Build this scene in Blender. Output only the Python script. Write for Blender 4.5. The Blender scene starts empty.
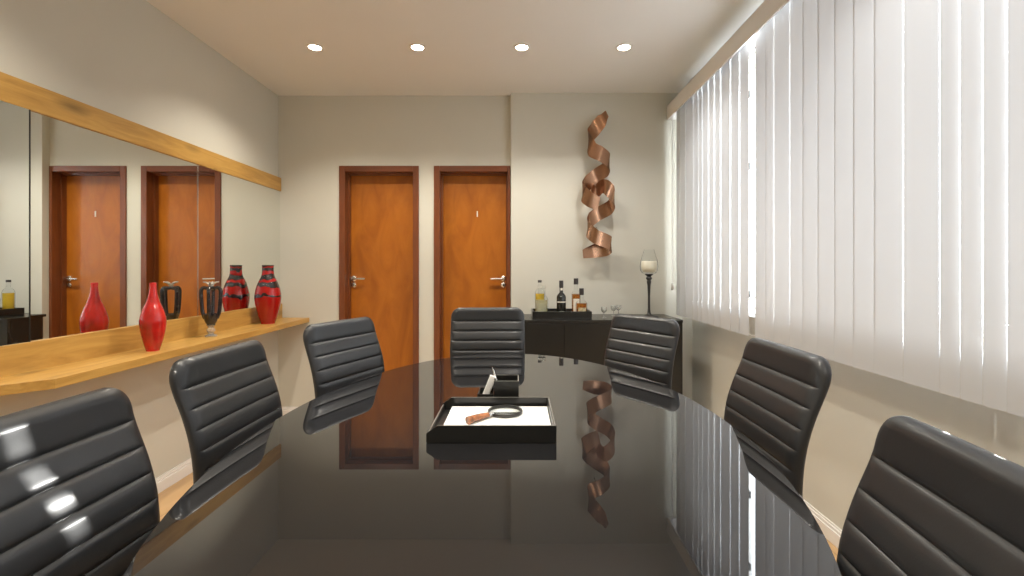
import bpy, bmesh, math, random
from mathutils import Vector, Matrix
random.seed(7)
PI = math.pi
S = bpy.context.scene
COL = S.collection
F = 470.0; CX = 517.0; CY = 267.5; CAM_Z = 1.196

# ------------------------------------------------------------------ materials
def new_mat(name):
    m = bpy.data.materials.new(name); m.use_nodes = True
    nt = m.node_tree; b = nt.nodes['Principled BSDF']
    return m, nt, b
def pmat(name, col, rough=0.5, metal=0.0, coat=0.0, trans=0.0, ior=1.5, noise=0.0, nscale=8.0, bump=0.0, bscale=200.0, spec=0.5, coat_rough=0.05):
    m, nt, b = new_mat(name)
    b.inputs['Base Color'].default_value = (*col, 1)
    b.inputs['Roughness'].default_value = rough
    b.inputs['Metallic'].default_value = metal
    b.inputs['Coat Weight'].default_value = coat
    b.inputs['Coat Roughness'].default_value = coat_rough
    b.inputs['Transmission Weight'].default_value = trans
    b.inputs['IOR'].default_value = ior
    b.inputs['Specular IOR Level'].default_value = spec
    tc = nt.nodes.new('ShaderNodeTexCoord')
    if noise > 0:
        n = nt.nodes.new('ShaderNodeTexNoise'); n.inputs['Scale'].default_value = nscale; n.inputs['Detail'].default_value = 4
        nt.links.new(tc.outputs['Object'], n.inputs['Vector'])
        r = nt.nodes.new('ShaderNodeValToRGB')
        r.color_ramp.elements[0].position = 0.3; r.color_ramp.elements[1].position = 0.7
        r.color_ramp.elements[0].color = (*[c * (1 - noise) for c in col], 1)
        r.color_ramp.elements[1].color = (*[min(1, c * (1 + noise)) for c in col], 1)
        nt.links.new(n.outputs['Fac'], r.inputs['Fac']); nt.links.new(r.outputs['Color'], b.inputs['Base Color'])
    if bump > 0:
        n2 = nt.nodes.new('ShaderNodeTexNoise'); n2.inputs['Scale'].default_value = bscale; n2.inputs['Detail'].default_value = 3
        nt.links.new(tc.outputs['Object'], n2.inputs['Vector'])
        bp = nt.nodes.new('ShaderNodeBump'); bp.inputs['Strength'].default_value = bump; bp.inputs['Distance'].default_value = 0.001
        nt.links.new(n2.outputs['Fac'], bp.inputs['Height']); nt.links.new(bp.outputs['Normal'], b.inputs['Normal'])
    return m
def wood(name, c0, c1, c2, axis='Y', scale=1.0, rough=0.4, coat=0.1, stretch=12.0, knots=0.0):
    m, nt, b = new_mat(name)
    tc = nt.nodes.new('ShaderNodeTexCoord'); mp = nt.nodes.new('ShaderNodeMapping')
    sc = {'X': (1, stretch, stretch), 'Y': (stretch, 1, stretch), 'Z': (stretch, stretch, 1)}[axis]
    mp.inputs['Scale'].default_value = [s * scale for s in sc]
    nt.links.new(tc.outputs['Object'], mp.inputs['Vector'])
    n = nt.nodes.new('ShaderNodeTexNoise'); n.inputs['Scale'].default_value = 1.6; n.inputs['Detail'].default_value = 8
    n.inputs['Roughness'].default_value = 0.6; n.inputs['Distortion'].default_value = 1.2
    nt.links.new(mp.outputs['Vector'], n.inputs['Vector'])
    r = nt.nodes.new('ShaderNodeValToRGB'); cr = r.color_ramp
    cr.elements[0].position = 0.28; cr.elements[0].color = (*c0, 1)
    cr.elements[1].position = 0.72; cr.elements[1].color = (*c2, 1)
    e = cr.elements.new(0.5); e.color = (*c1, 1)
    nt.links.new(n.outputs['Fac'], r.inputs['Fac'])
    last = r.outputs['Color']
    if knots > 0:
        v = nt.nodes.new('ShaderNodeTexVoronoi'); v.inputs['Scale'].default_value = 1.0
        mp2 = nt.nodes.new('ShaderNodeMapping')
        sc2 = {'X': (1.6, 5, 5), 'Y': (5, 1.6, 5), 'Z': (5, 5, 1.6)}[axis]
        mp2.inputs['Scale'].default_value = sc2
        nt.links.new(tc.outputs['Object'], mp2.inputs['Vector']); nt.links.new(mp2.outputs['Vector'], v.inputs['Vector'])
        r2 = nt.nodes.new('ShaderNodeValToRGB')
        r2.color_ramp.elements[0].position = 0.03; r2.color_ramp.elements[0].color = (1 - knots, 1 - knots, 1 - knots, 1)
        r2.color_ramp.elements[1].position = 0.16; r2.color_ramp.elements[1].color = (1, 1, 1, 1)
        nt.links.new(v.outputs['Distance'], r2.inputs['Fac'])
        mx = nt.nodes.new('ShaderNodeMix'); mx.data_type = 'RGBA'; mx.blend_type = 'MULTIPLY'; mx.inputs[0].default_value = 1
        nt.links.new(last, mx.inputs[6]); nt.links.new(r2.outputs['Color'], mx.inputs[7]); last = mx.outputs[2]
    nt.links.new(last, b.inputs['Base Color'])
    b.inputs['Roughness'].default_value = rough; b.inputs['Coat Weight'].default_value = coat; b.inputs['Coat Roughness'].default_value = 0.15
    return m
def emis(name, col, strength):
    m, nt, b = new_mat(name)
    b.inputs['Base Color'].default_value = (*col, 1)
    b.inputs['Emission Color'].default_value = (*col, 1); b.inputs['Emission Strength'].default_value = strength
    return m

M = {}
M['wall'] = pmat('wall_paint', (0.60, 0.585, 0.515), 0.8, noise=0.015, nscale=3, bump=0.15, bscale=300)
M['ceil'] = pmat('ceiling_paint', (0.79, 0.78, 0.75), 0.85, noise=0.01, nscale=2)
M['white'] = pmat('white_trim', (0.80, 0.78, 0.75), 0.35, noise=0.01)
M['door'] = wood('door_veneer', (0.29, 0.080, 0.006), (0.38, 0.115, 0.008), (0.46, 0.150, 0.013), 'Z', 1.3, 0.34, 0.12, 3.2)
M['frame'] = wood('door_frame_wood', (0.12, 0.035, 0.012), (0.17, 0.048, 0.016), (0.22, 0.065, 0.02), 'Z', 1.5, 0.32, 0.3, 9)
M['framex'] = wood('door_frame_head_wood', (0.12, 0.035, 0.012), (0.17, 0.048, 0.016), (0.22, 0.065, 0.02), 'X', 1.5, 0.32, 0.3, 9)
M['oak'] = wood('oak_board', (0.36, 0.19, 0.042), (0.48, 0.27, 0.065), (0.58, 0.35, 0.095), 'Y', 1.4, 0.42, 0.15, 11, 0.55)
M['chrome'] = pmat('brushed_steel', (0.75, 0.74, 0.72), 0.22, metal=1.0, noise=0.03, nscale=30)
M['darkmetal'] = pmat('dark_metal', (0.06, 0.058, 0.055), 0.35, metal=0.7, noise=0.05)
M['leather'] = pmat('black_leather', (0.017, 0.018, 0.020), 0.40, spec=0.42, coat=0.2, coat_rough=0.16, bump=0.08, bscale=420, noise=0.06, nscale=20)
M['blackplastic'] = pmat('black_plastic', (0.025, 0.025, 0.026), 0.4, noise=0.04)
M['armgrey'] = pmat('grey_armrest', (0.16, 0.16, 0.17), 0.4, noise=0.04)
M['glassblack'] = pmat('black_glass_top', (0.012, 0.012, 0.013), 0.012, spec=0.8, ior=1.52, noise=0.05, nscale=3)
M['lacquer'] = pmat('black_lacquer', (0.018, 0.017, 0.015), 0.24, spec=0.5, noise=0.05, nscale=3)
M['satin'] = pmat('satin_black', (0.013, 0.013, 0.012), 0.28, noise=0.05, nscale=20)
M['rim'] = pmat('worn_rim', (0.30, 0.29, 0.26), 0.35, noise=0.05)
M['paper'] = pmat('white_paper', (0.86, 0.86, 0.84), 0.7, noise=0.005)
M['copper'] = pmat('copper', (0.42, 0.235, 0.145), 0.25, metal=1.0, noise=0.12, nscale=6, bump=0.1, bscale=60)
M['wax'] = pmat('cream_wax', (0.86, 0.82, 0.68), 0.5, noise=0.02)
M['red'] = pmat('red_glaze', (0.46, 0.016, 0.012), 0.12, coat=0.5, noise=0.45, nscale=11)
M['clear'] = pmat('clear_glass', (0.97, 0.98, 0.97), 0.0, trans=1.0, ior=1.3, noise=0.004)
M['clearsolid'] = pmat('solid_clear_glass', (0.86, 0.86, 0.82), 0.12, trans=0.75, ior=1.35, noise=0.01)
M['clearthin'] = None
M['amber'] = pmat('amber_spirit', (0.55, 0.20, 0.03), 0.03, trans=0.65, ior=1.36, noise=0.05)
M['gin'] = pmat('pale_spirit', (0.80, 0.82, 0.68), 0.05, trans=0.75, ior=1.3, noise=0.02)
M['yellow'] = pmat('yellow_liqueur', (0.75, 0.52, 0.06), 0.08, trans=0.35, ior=1.35, noise=0.05)
M['greenblack'] = pmat('dark_bottle_glass', (0.010, 0.012, 0.010), 0.05, coat=0.4, noise=0.05)
M['label'] = pmat('cream_label', (0.80, 0.76, 0.66), 0.6, noise=0.04, nscale=60)
M['labelgold'] = pmat('aged_label', (0.42, 0.34, 0.20), 0.6, noise=0.5, nscale=70)
M['cap'] = pmat('dark_cap', (0.035, 0.03, 0.03), 0.35, noise=0.05)
M['tortoise'] = pmat('tortoise_handle', (0.28, 0.10, 0.035), 0.2, coat=0.4, noise=0.75, nscale=70)
M['silverglass'] = pmat('silver_glaze', (0.75, 0.74, 0.70), 0.15, metal=0.7, noise=0.05)
M['blackglaze'] = pmat('black_glaze', (0.02, 0.018, 0.02), 0.08, coat=0.6, noise=0.4, nscale=25)

# thin clear glass: mostly straight-through with a fresnel gloss
def thin_glass(name, tint=(0.96, 0.97, 0.97)):
    m = bpy.data.materials.new(name); m.use_nodes = True; nt = m.node_tree
    for n in list(nt.nodes): nt.nodes.remove(n)
    o = nt.nodes.new('ShaderNodeOutputMaterial'); t = nt.nodes.new('ShaderNodeBsdfTransparent'); g = nt.nodes.new('ShaderNodeBsdfGlossy')
    t.inputs['Color'].default_value = (*tint, 1); g.inputs['Roughness'].default_value = 0.02
    fr = nt.nodes.new('ShaderNodeLayerWeight'); fr.inputs['Blend'].default_value = 0.04
    mx = nt.nodes.new('ShaderNodeMixShader')
    nt.links.new(fr.outputs['Fresnel'], mx.inputs[0]); nt.links.new(t.outputs[0], mx.inputs[1]); nt.links.new(g.outputs[0], mx.inputs[2])
    nt.links.new(mx.outputs[0], o.inputs['Surface'])
    return m
M['clearthin'] = thin_glass('thin_clear_glass')
M['pane'] = thin_glass('window_pane_glass', (0.95, 0.97, 0.98))

# mirror
m, nt, b = new_mat('mirror_silver')
b.inputs['Base Color'].default_value = (0.90, 0.925, 0.90, 1); b.inputs['Metallic'].default_value = 1; b.inputs['Roughness'].default_value = 0.0
M['mirror'] = m

# blind fabric: diffuse + a little light coming through
m = bpy.data.materials.new('blind_vane_pvc'); m.use_nodes = True; nt = m.node_tree
b = nt.nodes['Principled BSDF']; out = nt.nodes['Material Output']
b.inputs['Base Color'].default_value = (0.575, 0.585, 0.60, 1); b.inputs['Roughness'].default_value = 0.45
tr = nt.nodes.new('ShaderNodeBsdfTranslucent'); tr.inputs['Color'].default_value = (0.80, 0.80, 0.82, 1)
tcn = nt.nodes.new('ShaderNodeTexCoord'); nn = nt.nodes.new('ShaderNodeTexNoise'); nn.inputs['Scale'].default_value = 3
nt.links.new(tcn.outputs['Object'], nn.inputs['Vector'])
mr = nt.nodes.new('ShaderNodeMapRange'); mr.inputs['To Min'].default_value = 0.027; mr.inputs['To Max'].default_value = 0.031
nt.links.new(nn.outputs['Fac'], mr.inputs['Value'])
mx = nt.nodes.new('ShaderNodeMixShader'); nt.links.new(mr.outputs[0], mx.inputs[0])
nt.links.new(b.outputs[0], mx.inputs[1]); nt.links.new(tr.outputs[0], mx.inputs[2]); nt.links.new(mx.outputs[0], out.inputs['Surface'])
M['vane'] = m

# laminate floor
m, nt, b = new_mat('oak_laminate_floor')
tc = nt.nodes.new('ShaderNodeTexCoord'); mp = nt.nodes.new('ShaderNodeMapping'); mp.inputs['Rotation'].default_value = (0, 0, PI / 2)
nt.links.new(tc.outputs['Object'], mp.inputs['Vector'])
br = nt.nodes.new('ShaderNodeTexBrick'); br.offset = 0.4
br.inputs['Color1'].default_value = (0.56, 0.36, 0.175, 1); br.inputs['Color2'].default_value = (0.63, 0.42, 0.215, 1); br.inputs['Mortar'].default_value = (0.30, 0.16, 0.06, 1)
br.inputs['Scale'].default_value = 1.0; br.inputs['Mortar Size'].default_value = 0.0015; br.inputs['Brick Width'].default_value = 1.2; br.inputs['Row Height'].default_value = 0.19
nt.links.new(mp.outputs['Vector'], br.inputs['Vector'])
mp2 = nt.nodes.new('ShaderNodeMapping'); mp2.inputs['Scale'].default_value = (18, 1.2, 1); nt.links.new(tc.outputs['Object'], mp2.inputs['Vector'])
n = nt.nodes.new('ShaderNodeTexNoise'); n.inputs['Scale'].default_value = 2; n.inputs['Detail'].default_value = 6; nt.links.new(mp2.outputs['Vector'], n.inputs['Vector'])
r = nt.nodes.new('ShaderNodeValToRGB'); r.color_ramp.elements[0].color = (0.75, 0.72, 0.68, 1); r.color_ramp.elements[1].color = (1.1, 1.1, 1.1, 1)
nt.links.new(n.outputs['Fac'], r.inputs['Fac'])
mx = nt.nodes.new('ShaderNodeMix'); mx.data_type = 'RGBA'; mx.blend_type = 'MULTIPLY'; mx.inputs[0].default_value = 1
nt.links.new(br.outputs['Color'], mx.inputs[6]); nt.links.new(r.outputs['Color'], mx.inputs[7]); nt.links.new(mx.outputs[2], b.inputs['Base Color'])
b.inputs['Roughness'].default_value = 0.35
M['floor'] = m

# red vase with black drip bands (glaze pattern in the object's own height)
def banded(name, bands, noise_scale=11):
    m, nt, b = new_mat(name)
    tc = nt.nodes.new('ShaderNodeTexCoord'); sx = nt.nodes.new('ShaderNodeSeparateXYZ'); nt.links.new(tc.outputs['Object'], sx.inputs[0])
    n = nt.nodes.new('ShaderNodeTexNoise'); n.inputs['Scale'].default_value = noise_scale; n.inputs['Detail'].default_value = 2
    nt.links.new(tc.outputs['Object'], n.inputs['Vector'])
    ma = nt.nodes.new('ShaderNodeMath'); ma.operation = 'MULTIPLY_ADD'; ma.inputs[1].default_value = bands[0]
    nt.links.new(n.outputs['Fac'], ma.inputs[0]); nt.links.new(sx.outputs['Z'], ma.inputs[2])
    r = nt.nodes.new('ShaderNodeValToRGB'); r.color_ramp.interpolation = 'CONSTANT'
    cr = r.color_ramp
    dv = nt.nodes.new('ShaderNodeMath'); dv.operation = 'DIVIDE'; dv.inputs[1].default_value = 0.5; nt.links.new(ma.outputs[0], dv.inputs[0])
    red = (0.34, 0.006, 0.005, 1); blk = (0.018, 0.012, 0.012, 1)
    cr.elements[0].position = 0; cr.elements[0].color = red; cr.elements[1].position = bands[1][0] / 0.5; cr.elements[1].color = blk
    cur = red
    for z in bands[1][1:]:
        e = cr.elements.new(z / 0.5); e.color = cur; cur = blk if cur == red else red
    nt.links.new(dv.outputs[0], r.inputs['Fac']); nt.links.new(r.outputs['Color'], b.inputs['Base Color'])
    b.inputs['Roughness'].default_value = 0.1; b.inputs['Coat Weight'].default_value = 0.5
    return m
M['redband'] = banded('red_black_banded_glaze', (0.11, [0.250, 0.264, 0.315, 0.350, 0.372, 0.405, 0.425, 0.448, 0.462]))

# ------------------------------------------------------------------ mesh helpers
def link(name, bm, mat, parent=None, smooth=False, auto=None):
    bmesh.ops.recalc_face_normals(bm, faces=bm.faces)
    me = bpy.data.meshes.new(name); bm.to_mesh(me); bm.free()
    if smooth:
        for p in me.polygons: p.use_smooth = True
        if auto is not None:
            try: me.set_sharp_from_angle(angle=math.radians(auto))
            except Exception: pass
    me.materials.append(mat)
    o = bpy.data.objects.new(name, me); COL.objects.link(o)
    if parent: o.parent = parent
    return o
def box(bm, x0, x1, y0, y1, z0, z1, bev=0.0, seg=2):
    r = bmesh.ops.create_cube(bm, size=1)
    vs = r['verts']
    for v in vs:
        v.co = Vector(((x0 + x1) / 2 + v.co.x * (x1 - x0), (y0 + y1) / 2 + v.co.y * (y1 - y0), (z0 + z1) / 2 + v.co.z * (z1 - z0)))
    if bev > 0:
        es = list({e for v in vs for e in v.link_edges})
        bmesh.ops.bevel(bm, geom=es, offset=bev, segments=seg, profile=0.5, affect='EDGES')
    return bm
def boxes(*bs, bev=0.0):
    bm = bmesh.new()
    for b_ in bs: box(bm, *b_, bev=bev)
    return bm
def lathe(prof, n=32, bm=None, cx=0, cy=0, cz=0, cap=True):
    bm = bm or bmesh.new(); rings = []
    for (r, z) in prof:
        if r < 1e-5: rings.append([bm.verts.new((cx, cy, cz + z))]); continue
        rings.append([bm.verts.new((cx + r * math.cos(2 * PI * i / n), cy + r * math.sin(2 * PI * i / n), cz + z)) for i in range(n)])
    for a, b_ in zip(rings, rings[1:]):
        for i in range(n):
            j = (i + 1) % n
            if len(a) == 1 and len(b_) == 1: continue
            if len(a) == 1: bm.faces.new((a[0], b_[i], b_[j]))
            elif len(b_) == 1: bm.faces.new((a[i], a[j], b_[0]))
            else: bm.faces.new((a[i], a[j], b_[j], b_[i]))
    if cap:
        if len(rings[0]) > 1: bm.faces.new(rings[0])
        if len(rings[-1]) > 1: bm.faces.new(rings[-1])
    return bm
def catmull(pts, k=6):
    P = [Vector(p) for p in pts]; out = []
    for i in range(len(P) - 1):
        p0 = P[max(i - 1, 0)]; p1 = P[i]; p2 = P[i + 1]; p3 = P[min(i + 2, len(P) - 1)]
        for j in range(k):
            t = j / k
            out.append(0.5 * ((2 * p1) + (-p0 + p2) * t + (2 * p0 - 5 * p1 + 4 * p2 - p3) * t * t + (-p0 + 3 * p1 - 3 * p2 + p3) * t ** 3))
    out.append(P[-1]); return out
def tube(pts, r, n=10, bm=None, k=6, smooth=True, radii=None, closed=False):
    bm = bm or bmesh.new()
    P = catmull(pts, k) if smooth else [Vector(p) for p in pts]
    N = len(P); up = Vector((0, 0, 1)); rings = []
    prev = None
    for i, p in enumerate(P):
        t = (P[min(i + 1, N - 1)] - P[max(i - 1, 0)]).normalized()
        if prev is None:
            a = t.cross(up)
            if a.length < 1e-3: a = t.cross(Vector((1, 0, 0)))
            a.normalize()
        else:
            a = (prev - t * prev.dot(t)).normalized()
        prev = a; b_ = t.cross(a)
        rr = r if radii is None else radii[0] + (radii[1] - radii[0]) * i / (N - 1)
        rings.append([bm.verts.new(p + rr * (math.cos(2 * PI * j / n) * a + math.sin(2 * PI * j / n) * b_)) for j in range(n)])
    for a, b_ in zip(rings, rings[1:]):
        for i in range(n):
            j = (i + 1) % n; bm.faces.new((a[i], a[j], b_[j], b_[i]))
    bm.faces.new(rings[0]); bm.faces.new(rings[-1])
    return bm
def prism(outline, z0, z1, bm=None, bev=0.0):
    bm = bm or bmesh.new()
    a = [bm.verts.new((x, y, z0)) for x, y in outline]; b_ = [bm.verts.new((x, y, z1)) for x, y in outline]
    n = len(a); fs = [bm.faces.new(a), bm.faces.new(b_)]
    for i in range(n): bm.faces.new((a[i], a[(i + 1) % n], b_[(i + 1) % n], b_[i]))
    if bev > 0:
        es = [e for f in fs for e in f.edges]
        bmesh.ops.bevel(bm, geom=es, offset=bev, segments=3, profile=0.5, affect='EDGES')
    return bm
def thing(name, label, cat, loc=(0, 0, 0), rz=0, group=None):
    o = bpy.data.objects.new(name, None); COL.objects.link(o); o.empty_display_size = 0.05
    o.location = loc; o.rotation_euler = (0, 0, rz); o['label'] = label; o['category'] = cat
    if group: o['group'] = group
    return o
def tag(o, label, cat, group=None):
    o['label'] = label; o['category'] = cat
    if group: o['group'] = group
    return o
def struct(name, bm, mat, label=None, cat=None, parent=None):
    o = link(name, bm, mat, parent); o['kind'] = 'structure'
    if label: o['label'] = label
    if cat: o['category'] = cat
    return o
def copy_tree(o, parent=None):
    c = o.copy(); COL.objects.link(c); c.parent = parent
    for ch in list(o.children): copy_tree(ch, c)
    return c
def px(x, y, Y):          # a point at depth Y seen at photo position (x, y)
    return Vector(((x - CX) / F * Y, Y, CAM_Z - (y - CY) / F * Y))

# ------------------------------------------------------------------ room
XL, XR, YB, YB2, YF, H = -1.91, 1.38, 3.76, 3.70, -1.7, 2.57
T = 0.16
d1 = (-1.42, -0.784); d2 = (-0.664, -0.052); DT = 2.008
struct('floor', boxes((XL - T, XR + T, YF - T, YB + T, -0.08, 0)), M['floor'], 'light oak laminate floor boards under the table', 'floor')
struct('ceiling', boxes((XL - T, XR + T, YF - T, YB + T, H, H + 0.1)), M['ceil'], 'plain white painted ceiling', 'ceiling')
struct('wall_left', boxes((XL - T, XL, YF - T, YB + T, 0, H)), M['wall'], 'beige left wall behind the mirrors', 'wall')
struct('wall_front', boxes((XL, XR, YF - T, YF, 0, H)), M['wall'], 'beige wall behind the viewer', 'wall')
struct('wall_back', boxes((XL, d1[0], YB, YB + T, 0, H), (d1[1], d2[0], YB, YB + T, 0, H), (d2[1], -0.047, YB, YB + T, 0, H),
    (d1[0], d1[1], YB, YB + T, DT, H), (d2[0], d2[1], YB, YB + T, DT, H), (-0.047, XR + T, YB2, YB + T, 0, H)), M['wall'], 'beige far wall with two wooden doors', 'wall')
wz0, wz1, wy0, wy1 = 0.99, 2.435, -1.2, 3.36
struct('wall_right', boxes((XR, XR + T, YF - T, YB2, 0, wz0), (XR, XR + T, YF - T, YB2, wz1, H), (XR, XR + T, YF - T, wy0, wz0, wz1), (XR, XR + T, wy1, YB2, wz0, wz1)),
       M['wall'], 'beige right wall with the long window', 'wall')
# baseboards: two-step moulding
def baseboard(name, x0, x1, y0, y1, dx, dy, label):
    # dx,dy: direction into the room
    bm = bmesh.new()
    for t, z0, z1 in ((0.016, 0, 0.058), (0.011, 0.058, 0.072), (0.006, 0.072, 0.082)):
        X0, X1, Y0, Y1 = x0, x1, y0, y1
        if dx > 0: X1 = x0 + t
        if dx < 0: X0 = x1 - t
        if dy < 0: Y0 = y1 - t
        if dy > 0: Y1 = y0 + t
        box(bm, X0, X1, Y0, Y1, z0, z1, bev=0.0015)
    struct(name, bm, M['white'], label, 'baseboard')
baseboard('baseboard_left', XL, XL + .02, YF, YB, 1, 0, 'white moulded baseboard along the left wall')
baseboard('baseboard_right', XR - .02, XR, YF, YB2, -1, 0, 'white moulded baseboard along the right wall')
baseboard('baseboard_back', XL + .02, d1[0] - .002, YB - .02, YB, 0, -1, 'white baseboard left of the left door')
baseboard('baseboard_middle', d1[1] + .002, d2[0] - .002, YB - .02, YB, 0, -1, 'white baseboard between the doors')
baseboard('baseboard_bar', -0.047, XR - .02, YB2 - .02, YB2, 0, -1, 'white baseboard behind the bar cabinet')

# window
win = thing('window_1', 'long aluminium window behind the vertical blind', 'window', (XR + 0.12, 0, 0)); win['kind'] = 'structure'
bm = boxes((-0.02, 0.02, wy0, wy1, wz0, wz0 + .03), (-0.02, 0.02, wy0, wy1, wz1 - .03, wz1), (-0.02, 0.02, wy0, wy0 + .03, wz0, wz1), (-0.02, 0.02, wy1 - .03, wy1, wz0, wz1))
link('window_frame', bm, M['white'], win)
link('leak_baffle', boxes((-0.245, 0.03, wy0 - .04, wy1 + .04, 0.93, 0.955), bev=.003), M['white'], win)  # hidden board added to block daylight leaking out below the blind
ys = [wy0 + .03, 0.2, 1.6, 3.03, wy1 - .03]
for yy in ys[1:-1]:
    mu = link('mullion', boxes((-0.015, 0.015, yy, yy + .024, wz0 + .03, wz1 - .03)), M['white'], win)
    if yy == 3.03:
        for zz in (2.30, 1.84, 1.03):
            link('latch', boxes((-0.05, -0.015, yy - .050, yy + .004, zz - .022, zz + .022), bev=.003), M['darkmetal'], mu)
link('sun_baffle', boxes((-0.022, 0.022, 2.60, 2.706, wz0 + .03, wz1 - .03), bev=.002), M['white'], win)  # unseen upright added to narrow the sunbeam through the gap in the vanes
for a, b_ in zip(ys, ys[1:]):
    bm = bmesh.new(); vs = [bm.verts.new((0.0, y, z)) for y, z in ((a + .012, wz0 + .02), (b_ + .012, wz0 + .02), (b_ + .012, wz1 - .02), (a + .012, wz1 - .02))]; bm.faces.new(vs)
    link('window_pane', bm, M['pane'], win)

# ------------------------------------------------------------------ doors
def make_door(name, x0, x1, hinge_right, label, hook):
    w = x1 - x0; fr_ = 0.024 if hook else 0.047
    d = thing(name, label, 'door', (x0, YB, 0)); d['kind'] = 'structure'
    fw = 0.047
    bm = boxes((0, fw, -0.012, T, 0, DT), (w - fr_, w, -0.012, T, 0, DT), bev=0.003)
    fr = link('door_frame', bm, M['frame'], d)
    link('frame_head', boxes((fw, w - fr_, -0.012, T, DT - fw, DT), bev=0.003), M['framex'], fr)
    link('door_stop', boxes((fw, fw + .012, 0.06, 0.10, 0, DT - fw), (w - fr_ - .012, w - fr_, 0.06, 0.10, 0, DT - fw), (fw, w - fr_, 0.06, 0.10, DT - fw - .012, DT - fw)), M['frame'], fr)
    leaf = link('door_leaf', boxes((fw + .002, w - fr_ - .002, 0.10, 0.138, 0.004, DT - fw - .002), bev=0.002), M['door'], d)
    hx = (w - fr_ - 0.034) if not hinge_right else (fw + 0.032)
    s = -1 if not hinge_right else 1
    hz = 1.105
    bm = lathe([(0.0, 0), (0.024, 0), (0.024, 0.006), (0.020, 0.010), (0.010, 0.012), (0.009, 0.045), (0, 0.045)], 24)
    bmesh.ops.transform(bm, matrix=Matrix.Rotation(PI / 2, 4, 'X'), verts=bm.verts)
    bmesh.ops.translate(bm, vec=(hx, 0.10, hz), verts=bm.verts)
    tube([(hx, 0.058, hz), (hx + s * .02, 0.055, hz), (hx + s * .06, 0.055, hz - .001), (hx + s * .105, 0.057, hz - .003)], 0.0085, 12, bm)
    hd = link('door_handle', bm, M['chrome'], leaf, True, 40)
    bm = lathe([(0.0, 0), (0.021, 0), (0.021, 0.006), (0.017, 0.009), (0, 0.009)], 24)
    bmesh.ops.transform(bm, matrix=Matrix.Rotation(PI / 2, 4, 'X'), verts=bm.verts)
    bmesh.ops.translate(bm, vec=(hx, 0.10, hz - 0.052), verts=bm.verts)
    k = link('keyhole_plate', bm, M['chrome'], leaf, True, 40)
    link('keyhole', boxes((hx - .003, hx + .003, 0.090, 0.0915, hz - .062, hz - .044)), M['cap'], leaf)
    if hook:
        bx = (477.3 - CX) / F * (YB + .1) - x0; bz = CAM_Z + (CY - 214) / F * (YB + .1)
        link('peg_mark', boxes((bx - .005, bx + .005, 0.094, 0.1, bz - .024, bz + .024), bev=.002), M['white'], leaf)
make_door('door_1', d1[0], d1[1], True, 'left orange-brown wooden door with lever handle on its left side', False)
make_door('door_2', d2[0], d2[1], False, 'right orange-brown wooden door with lever handle on its right side', True)

# ------------------------------------------------------------------ left wall: beam, mirrors, shelf
SH = 0.796                       # shelf top
o = tag(link('wooden_beam', boxes((XL, -1.885, 0.2, YB - .002, 1.806, 1.912), bev=0.002), M['oak'], None),
        'long oak board capping the top of the wall mirrors', 'board')
mz0, mz1 = 0.80, 1.806
seams = [(3.758, 2.79, 'wall mirror pane nearest the far corner, behind the banded vase'),
         (2.788, 1.822, 'middle wall mirror pane reflecting both doors, behind the plain red vase'),
         (1.820, 0.85, 'nearest wall mirror pane at the left edge, reflecting a bottle on the bar')]
for i, (ya, yb, lb) in enumerate(seams):
    yc = (ya + yb) / 2; w = (ya - yb) / 2
    bm = boxes((-0.0035, 0.0035, -w + .0016, w - .0016, mz0, mz1), bev=0.0008)
    mo = link('wall_mirror', bm, M['mirror'], None)
    mo.location = (-1.8965, yc, 0)
    if i == 2:
        mo.rotation_euler = (0, 0, math.radians(-1.1))
    if i: link('seam_strip', boxes((0.0036, 0.0046, w - .0050, w - .0005, mz0, mz1)), M['satin'] if i == 2 else M['chrome'], mo)
    tag(mo, lb, 'mirror', 'mirror panes on the left wall')
# shelf (with its upstand board)
sh = thing('wall_shelf', 'long oak wall shelf carrying the vases below the mirror', 'shelf', (XL, 0, 0))
bm = prism([(0, YB - .002), (0.25, YB - .002), (0.25, 1.69), (0.06, 1.50), (0, 1.50)], SH - .036, SH, bev=0.0015)
link('shelf_board', bm, M['oak'], sh)
link('upstand_board', boxes((0.0185, 0.034, 1.50, YB - .002, SH, 0.908), bev=0.001), M['oak'], sh)

# ------------------------------------------------------------------ ornaments on the shelf
n = thing('red_vase', 'plain red slim-necked ceramic vase, leftmost on the shelf', 'vase', (-1.752, 2.262, SH))
prof = [(0, 0), (0.030, 0), (0.033, 0.004), (0.046, 0.04), (0.058, 0.085), (0.0645, 0.128), (0.062, 0.160), (0.050, 0.197), (0.034, 0.232), (0.023, 0.265), (0.0178, 0.295), (0.0165, 0.315), (0.0175, 0.325), (0.0135, 0.325), (0.012, 0.30), (0, 0.29)]
pp = catmull([(r_, 0, z) for r_, z in prof], 3)
link('vase_body', lathe([(max(p.x, 0) * .83, p.z) for p in pp], 48, cap=False), M['red'], n, True, 60)
n = thing('banded_vase', 'large red vase with black bands near the far corner of the shelf', 'vase', (-1.779, 3.358, SH))
prof = [(0, 0), (0.044, 0), (0.047, 0.006), (0.064, 0.06), (0.080, 0.13), (0.086, 0.18), (0.084, 0.215), (0.074, 0.265), (0.059, 0.305), (0.045, 0.335), (0.039, 0.365), (0.038, 0.405), (0.040, 0.415), (0.032, 0.415), (0.030, 0.38), (0, 0.36)]
pp = catmull([(r_, 0, z) for r_, z in prof], 3)
link('vase_body', lathe([(max(p.x, 0), p.z) for p in pp], 48, cap=False), M['redband'], n, True, 60)
n = thing('goblet_ornament', 'black looped-arm glass goblet ornament on a clear foot, between the red vases', 'ornament', (-1.777, 2.729, SH))
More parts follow.
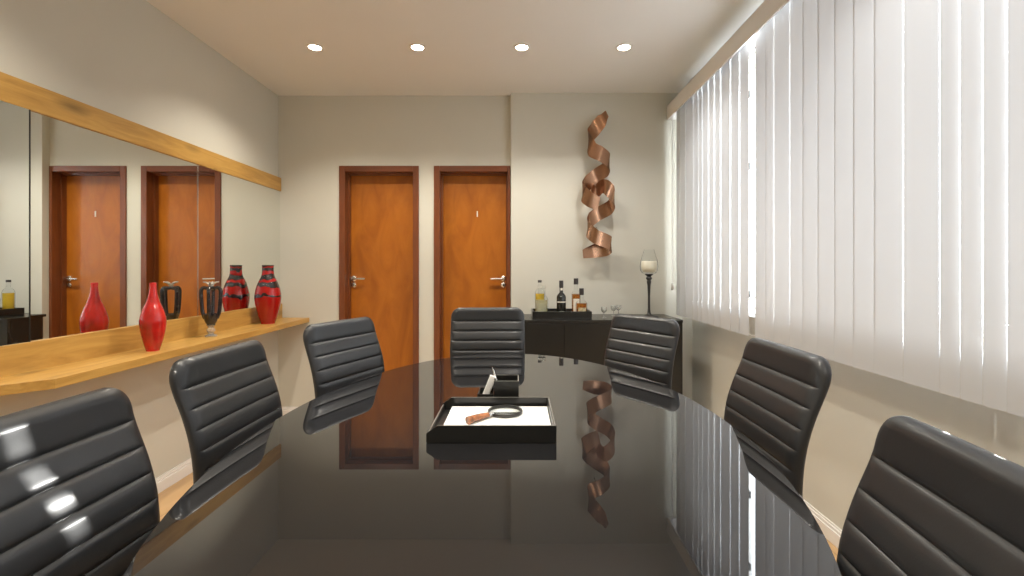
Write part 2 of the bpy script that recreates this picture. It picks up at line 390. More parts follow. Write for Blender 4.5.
link('foot', lathe([(0, 0), (0.030, 0), (0.031, 0.006), (0.018, 0.012), (0.013, 0.02), (0.022, 0.032), (0.022, 0.042), (0.013, 0.052), (0.024, 0.068), (0, 0.07)], 32, cap=False), M['clearsolid'], n, True, 50)
link('bowl', lathe([(0, 0.066), (0.020, 0.068), (0.030, 0.085), (0.038, 0.115), (0.041, 0.132), (0.032, 0.128), (0, 0.118)], 32, cap=False), M['blackglaze'], n, True, 60)
for k in range(4):
    a = k * PI / 2 + 0.35; c, s_ = math.cos(a), math.sin(a)
    pts = [(c * r_ * .87, s_ * r_ * .87, z) for r_, z in ((0.034, 0.105), (0.047, 0.14), (0.053, 0.19), (0.056, 0.245), (0.055, 0.268), (0.044, 0.282), (0.022, 0.280), (0.0, 0.283))]
    link('arm', tube(pts, 0.0105, 12), M['blackglaze'], n, True)
for k in range(4):
    a = k * PI / 2 + 0.35; c, s_ = math.cos(a), math.sin(a)
    pts = [(0, 0, 0.284), (c * .008, s_ * .008, 0.300), (c * .022, s_ * .022, 0.312), (c * .040, s_ * .040, 0.316)]
    link('curled_tip', tube(pts, 0.006, 8, radii=(0.008, 0.004)), M['silverglass'], n, True)

# ------------------------------------------------------------------ ceiling downlights
lights_rows = [2.93, 1.35, -0.25]
xs_l = [-1.26, -0.62, 0.03, 0.667]
pos_word = ['leftmost', 'second from the left', 'third from the left', 'rightmost']
M['lamp'] = emis('lamp_glass', (1.0, 0.86, 0.66), 40.0)
proto = None
for ri, yy in enumerate(lights_rows):
    for i, xx in enumerate(xs_l):
        if ri == 0:
            if proto is None:
                d = thing('ceiling_downlight', '', 'ceiling light', (xx, yy, H), 0, 'downlights in the ceiling')
                prof = [(0.036, 0.0), (0.052, 0.0), (0.052, -0.003), (0.046, -0.006), (0.038, -0.005), (0.036, 0.0)]
                link('trim_ring', lathe(prof, 36, cap=False), M['white'], d, True, 50)
                link('lamp_lens', lathe([(0, -0.002), (0.036, -0.002), (0.036, -0.0005), (0, -0.0005)], 36, cap=False), M['lamp'], d)
                proto = d
            else:
                d = copy_tree(proto); d.location = (xx, yy, H)
            d['label'] = 'bright round ceiling downlight, ' + pos_word[i] + ' in the row'
        L = bpy.data.lights.new('downlight_bulb', 'SPOT'); L.energy = (49 if ri == 0 else 44) * (1, 1, .9, .6)[i]
        L.color = ((1.0, 0.915, 0.77), (1.0, 0.925, 0.80), (1.0, 0.945, 0.85), (1.0, 0.98, 0.94))[i]; L.spot_size = math.radians(128); L.spot_blend = 0.55; L.shadow_soft_size = 0.035
        lo = bpy.data.objects.new('downlight_bulb', L); COL.objects.link(lo); lo.location = (xx, yy, H - 0.012)

# ------------------------------------------------------------------ vertical blind
BX = 1.22; bz0, bz1 = 0.836, 2.36
bl = thing('vertical_blind', 'long white vertical blind covering the right-hand window', 'blind', (BX, 0, 0))
link('valance', boxes((-0.055, -0.045, -1.5, 3.66, 2.345, 2.452), (-0.055, 0.04, 3.652, 3.66, 2.345, 2.452), (-0.055, 0.125, -1.5, 3.66, 2.446, 2.452), bev=0.001), M['white'], bl)
link('headrail', boxes((-0.02, 0.025, -1.48, 3.585, 2.4405, 2.4455), bev=0.002), M['white'], bl)
link('mounting_bracket', boxes(*[(0.1, XR - BX, y, y + .03, 2.452, 2.458) for y in (-0.9, 0.3, 1.5, 2.7, 3.5)], (0.1, 0.103, -0.9, 3.53, 2.452, 2.47)), M['white'], bl)
bounds = [3.60, 3.52, 3.41, 3.26, 3.17, 3.10, 3.00, 2.91, 2.82, 2.69, 2.58, 2.468]
slit = {3.52: .008, 3.41: .010, 3.26: .012, 3.17: .010, 3.10: .010, 3.00: .009, 2.91: .010, 2.82: .008, 2.69: .008, 2.58: .007, 2.23: .006, 2.10: .008, 1.484: .005, 1.355: .006, 1.293: .007, 1.23: .008, 1.169: .008}
right = [2.402, 2.30, 2.23, 2.10, 2.0, 1.9, 1.8, 1.7, 1.6, 1.484, 1.355, 1.293, 1.23, 1.169, 1.09]
y = 1.0
while y > -1.4: right.append(round(y, 3)); y -= 0.098
def vane(ya, yb, last_tilt):
    # slightly bowed strip from ya (far) to yb (near)
    bm = bmesh.new(); nx = 6; w = ya - yb; rows = []
    for j, z in enumerate((bz0, bz0 + .03, bz0 + .035, 1.6, bz1, 2.440)):
        row = []
        for i in range(nx + 1):
            u = i / nx - 0.5
            ww = 1.0
            xx = 0.0025 * (1 - 4 * u * u) * (-1) + last_tilt * u
            if j in (0, 1): xx -= 0.0
            row.append((xx, (ya + yb) / 2 + u * w * ww, z))
        rows.append(row)
    t = 0.0008
    f = [[bm.verts.new((p[0] - t, p[1], p[2])) for p in r_] for r_ in rows]
    for a, b_ in zip(f, f[1:]):
        for i in range(nx): bm.faces.new((a[i], a[i + 1], b_[i + 1], b_[i]))
    return bm
for seq in (bounds, right):
    far = seq is bounds
    for a, b_ in zip(seq, seq[1:]):
        # far section: vanes turned so that they overlap but show slivers of daylight at a raking view
        if far: ga = gb = -0.004
        else:
            ga = (.004 * a / BX + .0008) / 2 if a in slit else -0.004
            gb = (.004 * b_ / BX + .0008) / 2 if b_ in slit else -0.004
        ya = a - ga if a != seq[0] else a
        yb = b_ + gb if b_ != 2.468 else b_
        tilt = (0.0049 if far else -0.004) + random.uniform(-.0007, .0007)
        link('vane', vane(ya, yb, tilt), M['vane'], bl, True)
# bead chain along the bottom and the control cord at the far end
bm = tube([(0.004, 3.6 - 0.05 * i, bz0 + .012 - (0.006 if i % 2 else 0)) for i in range(100)], 0.0012, 5, k=1)
link('bottom_chain', bm, M['white'], bl)
cd = link('control_cord', tube([(-0.02, 3.63, 2.38), (-0.02, 3.63, 1.08)], 0.003, 6, smooth=False), M['white'], bl)
link('cord_weight', lathe([(0, 0), (0.010, 0.004), (0.012, 0.04), (0.006, 0.06), (0, 0.062)], 12, cx=-0.02, cy=3.63, cz=1.02, cap=False), M['white'], cd, True)

# ------------------------------------------------------------------ bar cabinet
CF, CB, C0, C1, CT = 3.28, 3.698, -0.08, 1.152, 0.83
bc = thing('bar_cabinet', 'low glossy black bar cabinet against the far wall', 'cabinet', (0, 0, 0))
link('carcass', boxes((C0, C1, CF + .02, CB - .022, 0.07, CT - .02), bev=.002), M['lacquer'], bc)
link('cabinet_top', boxes((C0 - .004, C1 + .006, CF - .004, CB, CT - .02, CT), bev=.002), M['lacquer'], bc)
link('plinth', boxes((C0 + .03, C1 - .03, CF + .06, CB - .03, 0, 0.07)), M['satin'], bc)
link('side_panel', boxes((C1 - .0, C1 + .004, CF + .0, CB - .022, 0.0, CT - .02), bev=.001), M['lacquer'], bc)
nd = 3; wd = (C1 - C0) / nd
for i in range(nd):
    dr = link('cabinet_door', boxes((C0 + i * wd + .0015, C0 + (i + 1) * wd - .0015, CF, CF + .019, 0.075, CT - .024), bev=.0015), M['lacquer'], bc)

def on_bar(x, Y): return ((x - CX) / F * Y, Y, CT)
# serving tray
tx0, tx1 = (532.5 - CX) / F * 3.31, (592 - CX) / F * 3.31
tr_ = thing('serving_tray', 'black rectangular serving tray holding the bottles on the bar cabinet', 'tray', (tx0, 3.31, CT))
tw = tx1 - tx0; td = 0.25
link('tray_floor', boxes((0, tw, 0, td, 0, 0.010), bev=.002), M['satin'], tr_)
link('tray_wall', boxes((0, tw, 0, .01, .010, .056), (0, tw, td - .01, td, .010, .056), (0, .01, .01, td - .01, .010, .056), (tw - .01, tw, .01, td - .01, .010, .056), bev=.0015), M['satin'], tr_)
TZ = CT + 0.010
def bottle_lathe(name, label, x, Y, h, r, neck_r, shoulder, body_mat, cap_mat, cap_h, fill=None, fill_mat=None, lab=None, lab_mat=None, group='bottles on the bar tray', sq=False):
    X = (x - CX) / F * Y
    b_ = thing(name, label, 'bottle', (X, Y, TZ), 0, group)
    def rr(prof):
        bm = lathe(prof, 32 if not sq else 4, cap=False)
        if sq: bmesh.ops.rotate(bm, matrix=Matrix.Rotation(PI / 4, 3, 'Z'), verts=bm.verts)
        return bm
    hs = h * shoulder; hn = h - cap_h
    k = 1.25 if sq else 1
    prof = [(0, 0), (r * k * .94, 0), (r * k, .006), (r * k, hs * .9), (r * k * .93, hs * .97), (r * k * .55 + neck_r * .45, hs + (hn - hs) * .12), (neck_r * 1.05, hs + (hn - hs) * .35), (neck_r, hn), (0, hn)]
    link('glass_body', rr(prof), body_mat, b_, not sq, 50)
    link('bottle_cap', lathe([(0, hn), (neck_r * 1.25, hn), (neck_r * 1.25, h), (0, h)], 20, cap=False), cap_mat, b_, True, 40)
    if fill:
        f = fill * h; q = .90
        pr = [(0, .006), (r * k * q, .006), (r * k * q, min(f, hs * .93)), (0, min(f, hs * .93))]
        link('liquid', rr(pr), fill_mat, b_, not sq, 50)
    if lab:
        z0, z1 = lab
        if sq:
            w_ = r * k * math.cos(PI / 4)
            link('bottle_label', boxes((-w_ * .8, w_ * .8, -w_ - .0015, -w_ - .0003, z0, z1)), lab_mat, b_)
        else:
            bm = bmesh.new(); n_ = 16; R2 = r + .0008
            ha = 1.1 if body_mat is M['greenblack'] else 0.72
            a0 = [(-PI / 2 - ha + 2 * ha * i / n_) for i in range(n_ + 1)]
            lo_ = [bm.verts.new((R2 * math.cos(a), R2 * math.sin(a), z0)) for a in a0]; hi = [bm.verts.new((R2 * math.cos(a), R2 * math.sin(a), z1)) for a in a0]
            for i in range(n_): bm.faces.new((lo_[i], lo_[i + 1], hi[i + 1], hi[i]))
            link('bottle_label', bm, lab_mat, b_, True)
    return b_
bottle_lathe('spirit_bottle', 'tall clear bottle with yellow contents and dark cap, behind the clear gin bottle', 539.8, 3.50, 0.262, .036, .012, .70, M['clearthin'], M['cap'], .018, .62, M['yellow'], None, None)
bottle_lathe('spirit_bottle', 'clear pale square bottle at the left end of the bar tray, in front', 541.8, 3.395, 0.225, .046, .024, .60, M['clearthin'], M['clear'], .02, .55, M['gin'], (.03, .10), M['gin'], sq=False)
bottle_lathe('spirit_bottle', 'dark green-black bottle with thin pale label in the middle of the tray', 561.3, 3.39, 0.262, .034, .0125, .60, M['greenblack'], M['cap'], .05, None, None, (.106, .112), M['label'])
bottle_lathe('spirit_bottle', 'tall amber whisky bottle with white label and black cap, behind', 576, 3.50, 0.275, .033, .014, .62, M['clearthin'], M['cap'], .045, .60, M['amber'], (.03, .125), M['label'])
bottle_lathe('spirit_bottle', 'short amber whisky bottle with aged label at the right end of the tray', 581.5, 3.385, 0.206, .041, .0135, .52, M['clearthin'], M['cap'], .048, .55, M['amber'], (.015, .07), M['labelgold'])

# small glasses
db = bpy.data.objects['spirit_bottle.002']
link('neck_badge', boxes((-.008, .008, -.0205, -.0195, .192, .208), bev=.0004), M['label'], db)
link('lower_label', boxes((-.016, .016, -.0350, -.0342, .036, .044)), M['label'], db)
gproto = None
for i, (gx, gy, lb) in enumerate(((604, 3.42, 'small clear stemmed glass on the bar, nearest the tray'), (613.5, 3.56, 'small clear stemmed glass, middle one of the three on the bar'), (618.5, 3.60, 'small clear stemmed glass, rightmost of the three on the bar'))):
    if gproto is None:
        g = thing('cordial_glass', lb, 'glass', on_bar(gx, gy), 0, 'small glasses on the bar')
        link('glass_bowl', lathe([(0.004, 0.036), (0.014, 0.042), (0.021, 0.055), (0.021, 0.078), (0.0195, 0.078), (0.0195, 0.056), (0.010, 0.044), (0, 0.042)], 24, cap=False), M['clearsolid'], g, True, 60)
        link('stem', lathe([(0, 0), (0.019, 0), (0.019, 0.002), (0.004, 0.005), (0.003, 0.036), (0, 0.037)], 24, cap=False), M['clearsolid'], g, True, 50)
        gproto = g
    else:
        g = copy_tree(gproto); g.location = on_bar(gx, gy); g['label'] = lb
# candle holder
ch = thing('candle_holder', 'black tall-stemmed candle holder with a glass cup at the right end of the bar', 'candle holder', on_bar(649, 3.51))
link('stem', lathe([(0, 0), (0.070, 0), (0.070, 0.004), (0.055, 0.008), (0.020, 0.014), (0.012, 0.03), (0.0095, 0.06), (0.0085, 0.15), (0.012, 0.235), (0.017, 0.262), (0.013, 0.270), (0.023, 0.284), (0.023, 0.290), (0.014, 0.298), (0.020, 0.306), (0.032, 0.314), (0.030, 0.318), (0, 0.318)], 32, cap=False), M['darkmetal'], ch, True, 60)
link('glass_cup', lathe([(0.020, 0.3185), (0.050, 0.324), (0.063, 0.345), (0.066, 0.375), (0.060, 0.42), (0.046, 0.465), (0.036, 0.50)], 36, cap=False), M['clearthin'], ch, True)
cn = thing('pillar_candle', 'cream wax candle inside the glass cup of the black candle holder', 'candle', (on_bar(649, 3.51)[0], 3.51, CT + 0.3295))
link('wax', lathe([(0, 0), (0.035, 0), (0.048, 0.012), (0.055, 0.030), (0.056, 0.078), (0.052, 0.084), (0, 0.081)], 32, cap=False), M['wax'], cn, True, 60)
link('wick', tube([(0, 0, 0.083), (0.002, 0, 0.095)], 0.0012, 6, smooth=False), M['cap'], cn)

# ------------------------------------------------------------------ copper ribbon sculpture
rs = thing('ribbon_sculpture', 'twisted copper ribbon sculpture hanging on the far wall', 'wall art', (0, 0, 0))
YA = 3.605
def ribbon(pts, hw, name, e0=1.0, e1=1.0):
    P = catmull([(*[c for c in (px(x, y, YA - d).x, YA - d, px(x, y, YA - d).z)],) for x, y, d in pts], 10)
    N = len(P); bm = bmesh.new(); A = []; Bv = []
    Zv = Vector((0, 0, 1)); W = []; NR = []
    for i in range(N):
        t = (P[min(i + 1, N - 1)] - P[max(i - 1, 0)]).normalized()
        w = Zv - t * t.dot(Zv)
        if w.length < 0.35: w = w.normalized() * 0.35 + Vector((0, 0, .01))
        w.normalize()
        # keep the band nearly upright so that it reads as a coil
        w = (w * 0.5 + Zv * 0.5).normalized()
        nrm = t.cross(w).normalized()
        W.append(w); NR.append(nrm)
    th = 0.0012; rings = []
    for i in range(N):
        h_ = hw
        s0 = i / (N - 1)
        top = h_; bot = h_
        if s0 < .10 and e0 > .8: top = h_ * (0.05 + .95 * s0 / .10)
        if s0 < .12 and e0 < .8: bot = h_ * (e0 + (1 - e0) * s0 / .12); top = bot
        if s0 > .93: top = h_ * (e1 + (1 - e1) * (1 - s0) / .07); bot = top
        p = P[i]
        rings.append([bm.verts.new(p + W[i] * top + NR[i] * th), bm.verts.new(p - W[i] * bot + NR[i] * th), bm.verts.new(p - W[i] * bot - NR[i] * th), bm.verts.new(p + W[i] * top - NR[i] * th)])
    for a, b_ in zip(rings, rings[1:]):
        for i in range(4): bm.faces.new((a[i], a[(i + 1) % 4], b_[(i + 1) % 4], b_[i]))
    bm.faces.new(rings[0]); bm.faces.new(rings[-1])
    return link(name, bm, M['copper'], rs, True, 40)
ribbon([(606, 111, -.0), (602, 120, -.03), (595, 129, -.04), (589, 138, 0.0), (592, 149, .04), (601, 154, .055), (609, 161, .02), (606, 169, -.03), (596, 176, -.055), (587, 184, -.03), (583, 192, .02), (589, 199, .05), (599, 204, .05)], .057, 'copper_ribbon', .9, .9)
ribbon([(592, 187, -.01), (596, 192, -.03), (601, 187, .0), (606, 187, .045), (612, 193, .045), (614, 200, .01), (609, 208, -.035), (598, 214, -.055), (590, 221, -.03), (588, 229, .02), (595, 236, .05), (604, 240, .045), (611, 244, .01), (606, 249, -.03), (594, 251, -.035), (583, 254, -.0)], .054, 'copper_ribbon', .5, .6)
for fz in (2.05, 1.50): link('wall_fixing', tube([(0.607, 3.70, fz), (0.607, 3.60, fz)], .004, 8, smooth=False), M['darkmetal'], rs)

# ------------------------------------------------------------------ conference table
TC = (-0.045, 1.206); TA = 0.978; TB = 0.588; TH = 0.796
tb = thing('conference_table', 'large oval conference table with a mirror-gloss black top', 'table', (TC[0], TC[1], 0))
N = 160
outl = [(TB * math.cos(2 * PI * i / N), TA * math.sin(2 * PI * i / N)) for i in range(N)]
link('tabletop', prism(outl, TH - 0.028, TH, bev=0.003), M['glassblack'], tb, True, 25)
outl2 = [(0.94 * TB * math.cos(2 * PI * i / 64), 0.94 * TA * math.sin(2 * PI * i / 64)) for i in range(64)]
link('apron', prism(outl2, TH - 0.05, TH - 0.028), M['satin'], tb)
for s in (-1, 1):
    lg = link('leg', boxes((-0.09, 0.09, s * .42 - .035, s * .42 + .035, 0.03, TH - 0.05), bev=.004), M['lacquer'], tb)
    link('foot_plate', boxes((-0.16, 0.16, s * .42 - .06, s * .42 + .06, 0.0, 0.03), bev=.004), M['satin'], lg)
link('stretcher', boxes((-0.02, 0.02, -.385, .385, 0.10, 0.22), bev=.003), M['lacquer'], tb)

# document tray
DZ = TH
dt = thing('document_tray', 'black desk tray with chamfered ends and a pale edge line, on the conference table', 'tray', (-0.207, 1.071, DZ))
W_, D_, HH = 0.297, 0.238, 0.039
link('tray_floor', boxes((0.002, W_ - .002, .004, D_ - .004, 0.0, 0.006)), M['satin'], dt)
def chwall(y0, y1):
    bm = bmesh.new(); o_ = [(0, 0), (W_, 0), (W_, HH), (0.025, HH), (0, 0.022)]
    a = [bm.verts.new((x, y0, z)) for x, z in o_]; b_ = [bm.verts.new((x, y1, z)) for x, z in o_]
    bm.faces.new(a); bm.faces.new(b_)
    for i in range(5): bm.faces.new((a[i], a[(i + 1) % 5], b_[(i + 1) % 5], b_[i]))
    bmesh.ops.bevel(bm, geom=list(bm.edges), offset=0.0008, segments=2, affect='EDGES')
    return bm
link('front_wall', chwall(0, .006), M['satin'], dt); link('rear_wall', chwall(D_ - .006, D_), M['satin'], dt)
link('side_wall', boxes((W_ - .006, W_, .006, D_ - .006, 0, HH), bev=.0006), M['satin'], dt)
link('low_side_wall', boxes((0, .006, .006, D_ - .006, 0, .020), bev=.0006), M['satin'], dt)
# pale edge lines of the stitched rim
link('edge_line', boxes((0.026, W_ - .001, 0.0015, .0032, HH, HH + .0006), (W_ - .0035, W_ - .002, .006, D_ - .006, HH, HH + .0006), (.0022, .0036, .006, D_ - .006, .020, .0206), (0.026, W_ - .001, D_ - .0032, D_ - .0015, HH, HH + .0006)), M['rim'], dt)
pp_ = thing('paper_stack', 'stack of blank white paper lying in the black desk tray', 'paper', (-0.207, 1.071, DZ + .006))
PZ = 0.014
bm = boxes((0.028, W_ - .010, .012, D_ - .026, 0, PZ * .5)); link('lower_sheets', bm, M['paper'], pp_)
link('top_sheets', boxes((0.030, W_ - .008, .010, D_ - .024, PZ * .5, PZ)), M['paper'], pp_)

# magnifier
mz = DZ + .006 + PZ + .0005
mg = thing('magnifying_glass', 'magnifying glass with tortoiseshell handle lying on the white paper', 'magnifying glass', (-0.031, 1.226, mz))
R_ = 0.042
link('lens_ring', lathe([(R_ - .001, 0.001), (R_ + .003, 0.001), (R_ + .004, .004), (R_ + .003, .0085), (R_ - .001, .0085), (R_ - .001, 0.001)], 48, cap=False), M['darkmetal'], mg, True, 40)
link('lens', lathe([(0, .003), (R_ * .6, .0035), (R_ - .0012, .005), (R_ - .0012, .006), (R_ * .6, .0088), (0, .010)], 48, cap=False), M['clearthin'], mg, True, 60)
dirv = Vector((-0.088, -0.086)).normalized()
def hp(t, z): return (dirv.x * t, dirv.y * t, z)
link('ferrule', tube([hp(R_ + .001, .007), hp(R_ + .018, .007)], .0055, 12, smooth=False), M['chrome'], mg, True, 40)
bm = tube([hp(R_ + .016, .0075), hp(R_ + .03, .0085), hp(R_ + .055, .009), hp(R_ + .082, .0085)], .0085, 14, radii=(.0065, .0095))
link('handle', bm, M['tortoise'], mg, True, 50)

# pen holder
hx0 = (494.0 - CX) / F * 1.345
ph = thing('pen_holder', 'small black desk organizer with a tall and a low compartment behind the tray', 'pen holder', (hx0, 1.335, DZ))
def open_box(x0, x1, y0, y1, h, t=.003):
    return boxes((x0, x1, y0, y0 + t, 0, h), (x0, x1, y1 - t, y1, 0, h), (x0, x0 + t, y0 + t, y1 - t, 0, h), (x1 - t, x1, y0 + t, y1 - t, 0, h), (x0 + t, x1 - t, y0 + t, y1 - t, 0, .004), bev=.0004)
link('tall_compartment', open_box(0, .071, 0, .078, .077), M['satin'], ph)
link('low_compartment', open_box(-.047, -.0003, 0, .078, .040), M['satin'], ph)
link('edge_line', boxes((.001, .070, .0008, .0022, .077, .0776), (.001, .070, .0758, .0772, .077, .0776), (.0688, .0702, .002, .076, .077, .0776)), M['rim'], ph)
pen = thing('silver_pen', 'thin silver pen leaning in the pen holder', 'pen', (hx0, 1.335, DZ))
link('barrel', tube([(.024, .045, .008), (-.006, .058, .098)], .0034, 10, smooth=False, radii=(.0030, .0034)), M['chrome'], pen, True, 40)
link('push_button', tube([(-.006, .058, .098), (-.008, .059, .1045)], .0018, 8, smooth=False), M['chrome'], pen, True, 40)
cw = thing('correction_stick', 'white slim stick leaning in the low compartment of the pen holder', 'stationery', (hx0, 1.335, DZ))
bm = boxes((-.0095, .0095, -.006, .006, 0, .083), bev=.002)
bmesh.ops.rotate(bm, matrix=Matrix.Rotation(math.radians(22), 3, 'Y'), verts=bm.verts)
bmesh.ops.translate(bm, vec=(-.0345, .040, .006), verts=bm.verts)
link('case', bm, M['paper'], cw)

# ------------------------------------------------------------------ chairs
ZT = 0.995; ZB = 0.47
prof_pts = [(0.995, 0), (0.95, .006), (0.92, .016), (0.86, .044), (0.80, .060), (0.73, .066), (0.65, .062), (0.55, .045), (0.47, .030)]
_pc = sorted([(p.x, p.z) for p in catmull([(z, 0, f) for z, f in [(1.0, 0.0), (0.95, .008), (0.92, .017), (0.86, .041), (0.80, .058), (0.73, .066), (0.65, .064), (0.55, .048), (0.46, .030)]], 8)])
def pf(z):
    for (a, fa), (b_, fb) in zip(_pc, _pc[1:]):
        if z <= b_: return fa + (fb - fa) * max(0, (z - a) / (b_ - a))
    return 0.0
XTOP = -0.25
grooves = [ZT, 0.930]
while grooves[-1] - .046 > ZB + .02: grooves.append(grooves[-1] - .046)
grooves.append(ZB)
def backrest_bm(hw=0.183):
    zs = []
    for gi, (a, b_) in enumerate(zip(grooves, grooves[1:])):
        ps = [0, .012, .035, .075, .14, .25, .4, .6, .75, .86, .925, .965, .988]
        if gi == 0: ps = [0, .01, .03, .07, .13, .2, .3, .42, .55, .7, .82, .9, .95, .985]
        for p in ps: zs.append((a - (a - b_) * p, gi, p))
    last = grooves[-2] - grooves[-1]
    zs += [(ZB + .006, len(grooves) - 2, .98), (ZB, len(grooves) - 2, 1.0)]
    us = [-1, -.995, -.98, -.955, -.92, -.87, -.8, -.65, -.45, -.22, 0, .22, .45, .65, .8, .87, .92, .955, .98, .995, 1]
    bm = bmesh.new(); front = []; back = []
    r = 0.048
    for (z, gi, p) in zs:
        w = hw
        d = ZT - z
        rb = z - ZB
        if d < r: w = hw - r * (1 - math.sqrt(max(0, 1 - (1 - d / r) ** 2)))
        if rb < .04: w = min(w, hw - .04 * (1 - math.sqrt(max(0, 1 - (1 - rb / .04) ** 2))))
        w -= 0.010 * max(0, (0.80 - z)) / 0.33
        edge_z = min(d, rb)
        fr, bk = [], []
        for u in us:
            yv = u * w
            e = min(w * (1 - abs(u)), edge_z)
            e1 = min(1, max(0, e / 0.016)); rnd = math.sqrt(max(0, 1 - (1 - e1) ** 2))
            s = min(1, max(0, (w * (1 - abs(u)) - .006) / .022)); s = s * s * (3 - 2 * s)
            bump = 0.0058 * (1 - abs(2 * p - 1) ** 6) if 0 < p < 1 else 0
            if gi == 0: bump = 0.0058 * (1 - max(0, (p - .45) / .55) ** 8)
            curve = 0.004 * u * u
            x0 = XTOP + pf(z) + curve
            fr.append(bm.verts.new((x0 + 0.013 * rnd + bump * s * rnd, yv, z)))
            bk.append(bm.verts.new((x0 - 0.014 * rnd - bump * .5 * s * rnd, yv, z)))
        front.append(fr); back.append(bk)
    nu = len(us)
    for G in (front, back):
        for a, b_ in zip(G, G[1:]):
            for i in range(nu - 1): bm.faces.new((a[i], a[i + 1], b_[i + 1], b_[i]))
    for i in range(len(front) - 1):
        for k in (0, -1): bm.faces.new((front[i][k], front[i + 1][k], back[i + 1][k], back[i][k]))
    for k in (0, -1):
        for i in range(nu - 1): bm.faces.new((front[k][i], front[k][i + 1], back[k][i + 1], back[k][i]))
    bmesh.ops.remove_doubles(bm, verts=bm.verts, dist=0.00005)
    return bm
def seat_bm():
    bm = bmesh.new(); hw = 0.185; xs = []; x0, x1 = -0.205, 0.215
    nr = 9; L = (x1 - x0) / nr
    for k in range(nr):
        for p in (0, .05, .2, .4, .6, .8, .95): xs.append((x0 + (k + p) * L, p))
    xs.append((x1, 0))
    us = [-1, -.97, -.9, -.6, -.3, 0, .3, .6, .9, .97, 1]
    top, bot = [], []
    for x, p in xs:
        e_x = min(x - x0, x1 - x)
        w = hw - (0.05 * (1 - math.sqrt(max(0, 1 - (1 - min(1, e_x / .05)) ** 2))) if e_x < .05 else 0)
        a, b_ = [], []
        for u in us:
            e = min(w * (1 - abs(u)), e_x); e1 = min(1, e / .02); rn = math.sqrt(max(0, 1 - (1 - e1) ** 2))
            bump = .006 * (1 - abs(2 * p - 1) ** 2.6) * (1 if abs(u) < .92 else 0)
            drop = -0.035 * max(0, (x - .12) / .1) ** 2
            a.append(bm.verts.new((x, u * w, 0.455 + .022 * rn + bump * rn + drop))); b_.append(bm.verts.new((x, u * w, 0.455 - .020 * rn + drop)))
        top.append(a); bot.append(b_)
    n_ = len(us)
    for G in (top, bot):
        for a, b_ in zip(G, G[1:]):
            for i in range(n_ - 1): bm.faces.new((a[i], a[i + 1], b_[i + 1], b_[i]))
    for i in range(len(top) - 1):
        for k in (0, -1): bm.faces.new((top[i][k], top[i + 1][k], bot[i + 1][k], bot[i][k]))
    for k in (0, -1):
        for i in range(n_ - 1): bm.faces.new((top[k][i], top[k][i + 1], bot[k][i + 1], bot[k][i]))
    bmesh.ops.remove_doubles(bm, verts=bm.verts, dist=0.00005)
    return bm
def make_chair():
    c = thing('office_chair', '', 'chair', (0, 0, 0), 0, 'ribbed black leather chairs around the conference table')
    link('backrest', backrest_bm(), M['leather'], c, True)
    link('seat', seat_bm(), M['leather'], c, True)
    for s in (-1, 1):
        a = link('armrest', tube([(-0.19, s * .195, .66), (-0.15, s * .20, .690), (-0.05, s * .202, .695), (0.06, s * .202, .690), (0.10, s * .20, .66), (0.08, s * .198, .56), (0.03, s * .192, .47), (0.0, s * .16, .428)], .010, 10), M['chrome'], c, True)
        bm = boxes((-.17, .07, s * .202 - .017, s * .202 + .017, .697, .713), bev=.006)
        link('arm_pad', bm, M['armgrey'], a, True, 50)
    link('seat_bracket', boxes((-.11, .11, -.15, .15, .418, .436), (-.185, -.10, -.03, .03, .424, .436), (-.20, -.185, -.03, .03, .43, .56), bev=.003), M['darkmetal'], c)
    link('gas_column', lathe([(0, .09), (.028, .09), (.028, .26), (.018, .262), (.018, .42), (0, .42)], 20, cap=False), M['chrome'], c, True, 40)
    for k in range(5):
        a = k * 2 * PI / 5 + .3; cc, ss = math.cos(a), math.sin(a)
        lg = link('leg', tube([(cc * .02, ss * .02, .10), (cc * .12, ss * .12, .09), (cc * .225, ss * .225, .070)], .014, 8, radii=(.018, .011)), M['chrome'], c, True)
        bm = lathe([(0, -.011), (.020, -.011), (.026, -.007), (.026, .007), (.020, .011), (0, .011)], 20, cap=False)
        bmesh.ops.rotate(bm, matrix=Matrix.Rotation(PI / 2, 3, 'X'), verts=bm.verts)
        bmesh.ops.rotate(bm, matrix=Matrix.Rotation(a, 3, 'Z'), verts=bm.verts)
        bmesh.ops.translate(bm, vec=(cc * .225, ss * .225, .0265), verts=bm.verts)
        tube([(cc * .225, ss * .225, .05), (cc * .225, ss * .225, .066)], .005, 6, bm, smooth=False)
        link('caster', bm, M['blackplastic'], lg, True, 40)
    return c
# (x, y) of the middle of the backrest's top edge, facing angle (deg), label
chairs = [
    (-0.146, 2.360, -88.0, -0.001, 0.001, 'black ribbed chair at the far end of the table, facing the viewer'),
    (-0.690, 1.815, -22.5, -0.014, -0.002, 'black ribbed chair at the far left of the table, beside the shelf end'),
    (0.570, 2.052, 214.9, -0.035, -0.010, 'black ribbed chair at the far right of the table, in front of the bar cabinet'),
    (-0.792, 1.240, -1.5, -0.018, -0.012, 'black ribbed chair on the left side of the table, middle of the left three'),
    (0.684, 1.205, 180.0, 0.010, 0.001, 'black ribbed chair on the right side below the blind, the middle one'),
    (-0.731, 0.672, -0.5, -0.027, -0.007, 'nearest black ribbed chair at the left edge, with a white light streak'),
    (0.513, 0.488, 171.7, -0.016, 0.002, 'nearest black ribbed chair at the lower right corner'),
]
cp = make_chair()
trees = [cp] + [copy_tree(cp) for _ in chairs[1:]]
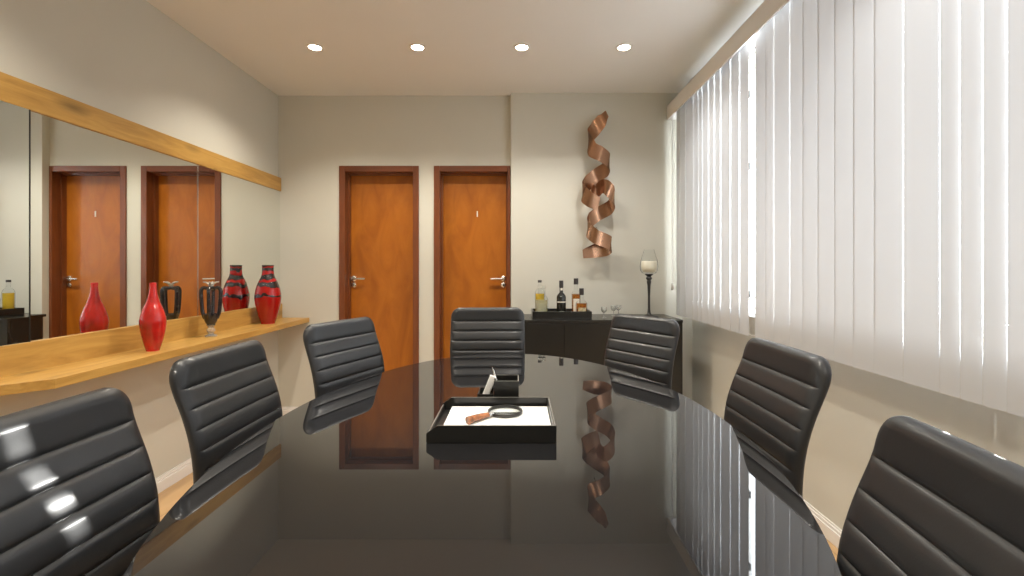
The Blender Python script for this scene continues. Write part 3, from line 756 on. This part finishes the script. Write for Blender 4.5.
for c, (x, y, a, tau, dz, lb) in zip(trees, chairs):
    r_ = math.radians(a)
    c.location = (x - XTOP * math.cos(r_), y - XTOP * math.sin(r_), 0); c.rotation_euler = (0, 0, r_); c['label'] = lb
    for ch_ in c.children:          # seat height and recline of each chair
        nm = ch_.name.split('.')[0]
        if nm in ('seat', 'armrest', 'seat_bracket'): ch_.location.z = dz
        if nm == 'backrest':
            pv = Vector((XTOP + .03, 0, ZB))
            ch_.matrix_local = Matrix.Translation(pv + Vector((0, 0, dz))) @ Matrix.Rotation(-tau, 4, 'Y') @ Matrix.Translation(-pv)

# ------------------------------------------------------------------ daylight
w = bpy.data.worlds.new('daylight'); S.world = w; w.use_nodes = True
bg = w.node_tree.nodes['Background']; bg.inputs['Color'].default_value = (0.90, 0.95, 1.0, 1); bg.inputs['Strength'].default_value = 14.0
L = bpy.data.lights.new('window_portal', 'AREA'); L.shape = 'RECTANGLE'; L.size = wz1 - wz0; L.size_y = wy1 - wy0
L.cycles.is_portal = True
lo = bpy.data.objects.new('window_portal', L); COL.objects.link(lo); lo.location = (XR + T + .01, (wy0 + wy1) / 2, (wz0 + wz1) / 2); lo.rotation_euler = (0, PI / 2, 0)

sun = bpy.data.lights.new('low_sun', 'SUN'); sun.energy = 9.0; sun.angle = math.radians(0.53); sun.color = (1.0, 0.97, 0.92)
so = bpy.data.objects.new('low_sun', sun); COL.objects.link(so); so.location = (6, 6, 2)
so.rotation_euler = Vector((1.055, 1.0, 0.165)).to_track_quat('Z', 'Y').to_euler()

# ------------------------------------------------------------------ camera
cam = bpy.data.cameras.new('camera'); co = bpy.data.objects.new('camera', cam); COL.objects.link(co)
co.location = (0, 0, CAM_Z); co.rotation_euler = (PI / 2, 0, 0)
cam.sensor_fit = 'HORIZONTAL'; cam.sensor_width = 36; cam.lens = F / 1024 * 36
cam.shift_x = (512 - CX) / 1024; cam.shift_y = -(288 - CY) / 1024
cam.clip_start = 0.02
S.camera = co
S.view_settings.view_transform = 'Standard'; S.view_settings.look = 'None'; S.view_settings.gamma = 1; S.view_settings.exposure = 0.10
S.view_settings.use_curve_mapping = False
S.cycles.use_denoising = True
S.cycles.max_bounces = 10; S.cycles.diffuse_bounces = 6; S.cycles.glossy_bounces = 6; S.cycles.transmission_bounces = 8; S.cycles.transparent_max_bounces = 12
S.cycles.sample_clamp_indirect = 8
